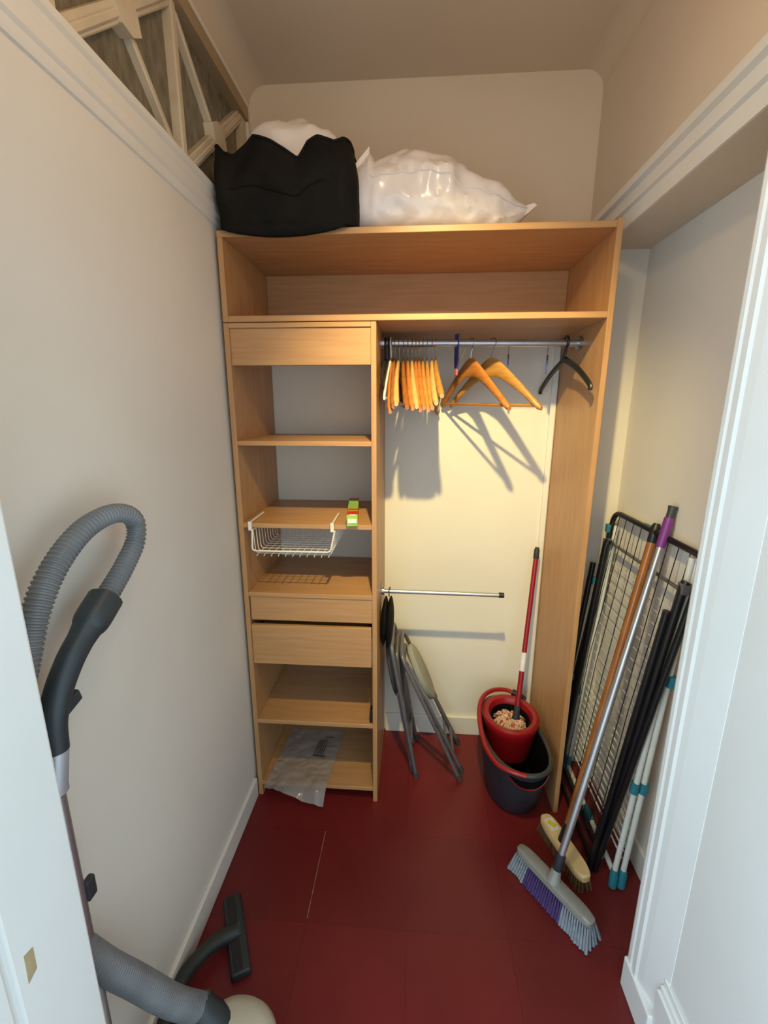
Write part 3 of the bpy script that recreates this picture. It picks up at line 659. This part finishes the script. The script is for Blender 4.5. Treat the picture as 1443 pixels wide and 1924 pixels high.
for k in range(9):
    y = YN0+.055+(YN1-YN0-.10)*k/8
    b = B(); b.tube([RP(y, 1.150), RP(y+.010*math.sin(k*2.1), .60, -.006), RP(y+.004+.028*(1-k/8), .057, .014)], .0016, 6); obj('drying_wire', b, M['blackmetal'], bl_, True)
for y, z in ((YN0+.020, 1.055), (YN1-.026, 1.035)):
    b = B(); b.obox(RP(y, z, -.012), (.014, .012, .016), None, .003); obj('hinge', b, M['stool'], bl_)
for y, z in ((YN1-.022, .88), (YN1-.02, .46)):
    b = B(); b.obox(RP(y, z, -.024), (.010, .012, .014), None, .003); obj('clip', b, M['teal'], bl_)
b = B(); b.obox(RP(YN1+.004, 1.085, -.004), (.012, .012, .016), None, .003); obj('clip', b, M['teal'], bl_)

wh = thing('drying_rack', 'folded white drying rack with teal feet against the alcove wall', 'drying rack', (.72, 1.42, 0))
def WP(y, z, dx=0): return V((.686+(.766-.686)*min(1.05, z/1.1)+dx, y, z))
for y, dx in ((1.180, -.014), (1.180, .013), (1.668, .0)):
    for _ in (0,):
        b = B(); b.tube([WP(y, .03, dx), WP(y+(.014 if y < 1.4 else -.008), 1.135 if y < 1.4 else 1.10, dx*.5-.001)], .0085, 10); lg = obj('leg', b, M['whitetube'], wh, True)
        b = B(); b.tube([WP(y-.006, .004, dx), WP(y-.002, .05, dx), WP(y, .065, dx)], [.013, .013, .0105], 10); obj('foot', b, M['teal'], lg, True)
        for z in (.385, .76):
            b = B(); b.tube([WP(y+.004, z-.018, dx), WP(y+.004, z+.018, dx)], .0125, 10); obj('joint', b, M['teal'], lg, True)
b = B(); b.tube([WP(1.185, .022, .0), WP(1.675, .022, .0)], .0085, 10); obj('base_tube', b, M['whitetube'], wh, True)
b = B(); b.tube([WP(1.39, .022, .0), WP(1.455, .022, .0)], .0115, 10); obj('joint', b, M['teal'], wh, True)
b = B(); b.tube([WP(1.194, 1.150, .0), WP(1.66, 1.150, .0)], .0085, 10); obj('top_tube', b, M['whitetube'], wh, True)
b = B(); b.tube([WP(1.36, 1.150, .0), WP(1.47, 1.150, .0)], .0115, 10); obj('joint', b, M['teal'], wh, True)
for k in range(26):
    z = .09+.030*k if k < 12 else .45+.042*(k-12)
    b = B(); b.tube([WP(1.20, z, .011), WP(1.66, z, .011)], .0030 if z < .42 else .0011, 6); obj('drying_wire', b, M['whitetube'], wh, True)

# ---------------------------------------------------------------- brooms
wb = thing('wooden_broom', 'wooden broom with varnished brown handle and pale block head', 'broom', (.54, 1.25, 0))
h0, h1_ = V((.502, 1.372, .056)), V((.578, 1.148, .056)); d = (h1_-h0); L = d.length; d.normalize(); n = V((-d.y, d.x, 0))*-1; Rb = Matrix((d, n, V((0, 0, 1)))).transposed(); mid = (h0+h1_)/2
outl = []
for k in range(40):
    a = 2*math.pi*k/40; outl.append((L/2*sgnpow(math.cos(a), .45), .027*sgnpow(math.sin(a), .62)))
def headp(u, v, w): return mid+d*u+n*v+V((0, 0, w))
b = B(); b.loft([[headp(u*s, v*s, w) for u, v in outl] for w, s in ((-.016, .96), (-.012, 1), (.008, 1), (.013, .95))]); hb = obj('block_head', b, M['beige'], wb, True)
b = B(); b.obox(headp(-L/2+.048, 0, .0136), (.024, .016, .0006), Rb); st = obj('label_sticker', b, M['label'], hb)
b = B(); b.obox(headp(-L/2+.048, 0, .0143), (.015, .009, .0004), Matrix.Rotation(.5, 3, 'Z') @ Rb); obj('sticker_logo', b, M['yellow'], hb)
b = B()
for i in range(20):
    for j in range(4):
        u = -L/2*.9+L*.9*i/19; v = -.018+.012*j
        p0 = headp(u, v, -.016); p1 = headp(u*1.06, v*1.3, -.0545)+V((random.uniform(-.003, .003), random.uniform(-.003, .003), 0)); b.tube([p0, p1], [.004, .0055], 5)
obj('bristles', b, M['bristlebrown'], wb, False, None, 'stuff')
hA, hZ = headp(-.005, 0, .012), V((.768, 1.400, 1.178))
b = B(); b.tube([lerp(hA, hZ, t) for t in (0, .95)], .0125, 14); obj('handle', b, M['ochre'], wb, True)
b = B(); b.tube([lerp(hA, hZ, t) for t in (.945, .95, .99, 1.0)], [.013, .0145, .0145, .009], 14); obj('end_cap', b, M['black'], wb, True)
b = B(); b.tube([lerp(hA, hZ, t) for t in (0, .02, .06)], [.018, .017, .0135], 12); obj('socket', b, M['black'], wb, True)

sb = thing('push_broom', 'grey and purple push broom with aluminium handle, standing on the floor', 'broom', (.455, 1.115, 0))
h0, h1_ = V((.378, 1.226, .078)), V((.540, 1.004, .078)); d = (h1_-h0); L = d.length; d.normalize(); n = V((-d.y, d.x, 0)); mid = (h0+h1_)/2
outl = [(L/2*sgnpow(math.cos(a), .3), .021*sgnpow(math.sin(a), .55)) for a in [2*math.pi*k/40 for k in range(40)]]
b = B(); b.loft([[mid+d*u*s+n*v*s+V((0, 0, w)) for u, v in outl] for w, s in ((-.012, .98), (-.008, 1), (.006, 1), (.011, .93), (.013, .8))]); obj('broom_head', b, M['greyplastic'], sb, True)
hA, hZ = mid+V((0, 0, .012)), V((.773, 1.338, 1.247))
b = B(); b.tube([hA+V((0, 0, -.004)), lerp(hA, hZ, .015), lerp(hA, hZ, .03)], [.024, .017, .014], 12); obj('head_socket', b, M['greyplastic'], sb, True)
b = B(); b.tube([lerp(hA, hZ, t) for t in (.022, .026, .068, .072)], [.012, .0142, .0142, .012], 12); obj('collar', b, M['charcoal'], sb, True)
b = B(); b.tube([lerp(hA, hZ, t) for t in (.06, .90)], .0108, 14); obj('handle', b, M['alu'], sb, True)
b = B(); b.tube([lerp(hA, hZ, t) for t in (.895, .90, .965, .97)], [.0115, .0128, .0142, .0135], 14); obj('grip', b, M['grip'], sb, True, 'purple grip')
b = B(); b.tube([lerp(hA, hZ, t) for t in (.968, .99, 1.0)], [.0115, .0115, .0140], 14); obj('hanging_tip', b, M['rim'], sb, True)
bg, bp = B(), B()
NB = 34
for i in range(NB):
    u = -1+2*i/(NB-1)
    for j in range(5):
        v = -1+j/2
        p0 = mid+d*(u*L/2*.96)+n*(v*.016)+V((0, 0, -.010)); p1 = mid+d*(u*L/2*1.05)+n*(v*.034+random.uniform(-.003, .003)); p1.z = .0015+random.uniform(0, .003)
        (bp if -.62 < u < .35 else bg).tube([p0, p1], [.0026, .0058], 5)
obj('bristles', bg, M['bristlegrey'], sb, False, 'grey bristles', 'stuff'); obj('bristles', bp, M['bristlepurple'], sb, False, 'purple bristles', 'stuff')

# ---------------------------------------------------------------- vacuum cleaner
vc = thing('vacuum_cleaner', 'cream and grey vacuum cleaner with ribbed hose beside the left wall', 'vacuum cleaner', (-.42, .62, 0))
# body
bc = V((-.388, .590, 0))
def vr(rx, ry, z, p=.85): return [(bc.x+rx*sgnpow(math.cos(a), p), bc.y+ry*sgnpow(math.sin(a), p), z) for a in [2*math.pi*k/44 for k in range(44)]]
b = B(); b.loft([vr(.098, .16, .012), vr(.110, .172, .03), vr(.114, .176, .075)], True, False); obj('chassis', b, M['handle'], vc, True)
b = B(); b.loft([vr(.114, .176, .075), vr(.112, .173, .105), vr(.102, .158, .138), vr(.086, .130, .158), vr(.056, .088, .170), vr(.01, .02, .173)], False, True); obj('top_shell', b, M['cream'], vc, True)
b = B(); b.tube([(-.385, .66, .160), (-.36, .655, .164)], .006, 8); obj('power_switch', b, M['red'], vc, True)
for s in (-1, 1):
    b = B(); b.tube([(bc.x+s*.118, .50, .05), (bc.x+s*.138, .50, .05)], .05, 20); obj('wheel', b, M['handle'], vc, True)
cA, cB = V((-.468, .690, .188)), V((-.425, .672, .130))
b = B(); b.tube([lerp(cA, cB, t) for t in (-.15, .1, .35, 1.)], [.030, .034, .042, .046], 20); obj('hose_connector', b, M['handle'], vc, True)
# wand, handle and hose
WX = -.562
b = B(); b.tube([(WX, .539, .10), (WX, .539, .93)], .0150, 14); obj('wand', b, M['alu'], vc, True)
b = B(); b.tube([(WX, .541, .935), (WX, .541, .945), (WX, .556, 1.0), (WX, .556, 1.012)], [.0195, .0195, .0185, .0165], 14); obj('wand_collar', b, M['silver'], vc, True)
b = B(); b.obox((WX+.012, .556, .72), (.006, .010, .02), None, .003); obj('wand_button', b, M['handle'], vc)
hpts = [(WX, .556, 1.000), (WX, .562, 1.05), (WX, .580, 1.088), (WX, .614, 1.126), (WX, .650, 1.152), (WX, .664, 1.161), (WX, .712, 1.190)]
sp = spline(hpts, 7); nh = len(sp)
rad = [(.019, .0205, .021, .0215, .024, .030, .030)[min(6, int(i/7))] for i in range(nh)]
for _ in range(3): rad = [rad[0]]+[(rad[i-1]+rad[i]+rad[i+1])/3 for i in range(1, nh-1)]+[rad[-1]]
b = B(); b.tube(sp, rad, 16); hn = obj('handle_grip', b, M['handle'], vc, True, 'dark curved hand grip')
b = B(); b.obox((WX, .596, 1.058), (.009, .018, .011), Matrix.Rotation(.25, 3, 'X'), .003); obj('slide_button', b, M['handle'], hn)
def hose(path, radii, name):
    sp = spline(path, 40); Ltot = sum((sp[i+1]-sp[i]).length for i in range(len(sp)-1)); step = .0020
    pts, acc, i = [sp[0]], 0, 0
    d_ = 0.; cur = sp[0]; tgt = step; run = 0.
    out = [sp[0]]; fr = [0.]
    for i in range(len(sp)-1):
        a, c = sp[i], sp[i+1]; l = (c-a).length
        while run+l >= tgt:
            out.append(a.lerp(c, (tgt-run)/l)); fr.append(tgt/Ltot); tgt += step
        run += l
    rs = []
    for k, f in enumerate(fr):
        x = f*(len(radii)-1); q = min(int(x), len(radii)-2); r = radii[q]+(radii[q+1]-radii[q])*(x-q)
        rs.append(r*(1.0 if k % 4 < 2 else .87))
    b = B(); b.tube(out, rs, 18); return obj(name, b, M['hose'], vc, True, 'ribbed grey hose')
hose([(WX, .705, 1.186), (WX, .735, 1.204), (WX, .774, 1.230), (WX, .815, 1.266), (WX, .824, 1.302), (WX, .802, 1.327), (WX, .753, 1.338), (WX, .690, 1.329), (WX, .636, 1.302), (WX, .594, 1.266), (WX, .562, 1.222), (WX-.006, .540, 1.165), (WX-.022, .520, 1.08), (WX-.030, .517, .95), (WX-.030, .517, .80), (WX-.022, .520, .68), (WX+.010, .548, .560), (WX+.030, .600, .420), (-.503, .652, .275), (-.468, .690, .188)], [.020, .019, .0185, .0185, .019, .0195, .020, .0215, .023, .024, .0245, .0245, .0245, .0245, .025, .026, .027, .028, .028, .028], 'hose')
# floor tool lying flat with its neck
t0, t1 = V((-.556, 1.045, .0)), V((-.448, .850, .0)); dd = (t1-t0).normalized(); nd = V((-dd.y, dd.x, 0))
Rt = Matrix((dd, nd, V((0, 0, 1)))).transposed(); tm = (t0+t1)/2; TL = (t1-t0).length/2
b = B(); b.obox(tm+V((0, 0, .014)), (TL, .027, .0135), Rt, .008, 3); ft = obj('floor_tool', b, M['toolgrey'], vc, True)
for s in (-1, 1):
    b = B(); b.obox(tm+dd*(s*.058)+V((0, 0, .0275))-nd*.006, (.046, .012, .0015), Rt, .001); obj('tool_recess', b, M['black'], ft)
b = B(); b.obox(tm+V((0, 0, .030)), (.018, .014, .003), Rt, .002); obj('tool_clip', b, M['rim'], ft)
b = B(); b.tube(spline([tm+V((0, 0, .024)), (-.548, .905, .040), (-.585, .835, .052), (-.592, .76, .055), (-.578, .66, .06), (WX, .543, .085), (WX, .539, .12)], 6), [.020]*7+[.019]*30, 14); obj('neck', b, M['toolgrey'], vc, True)
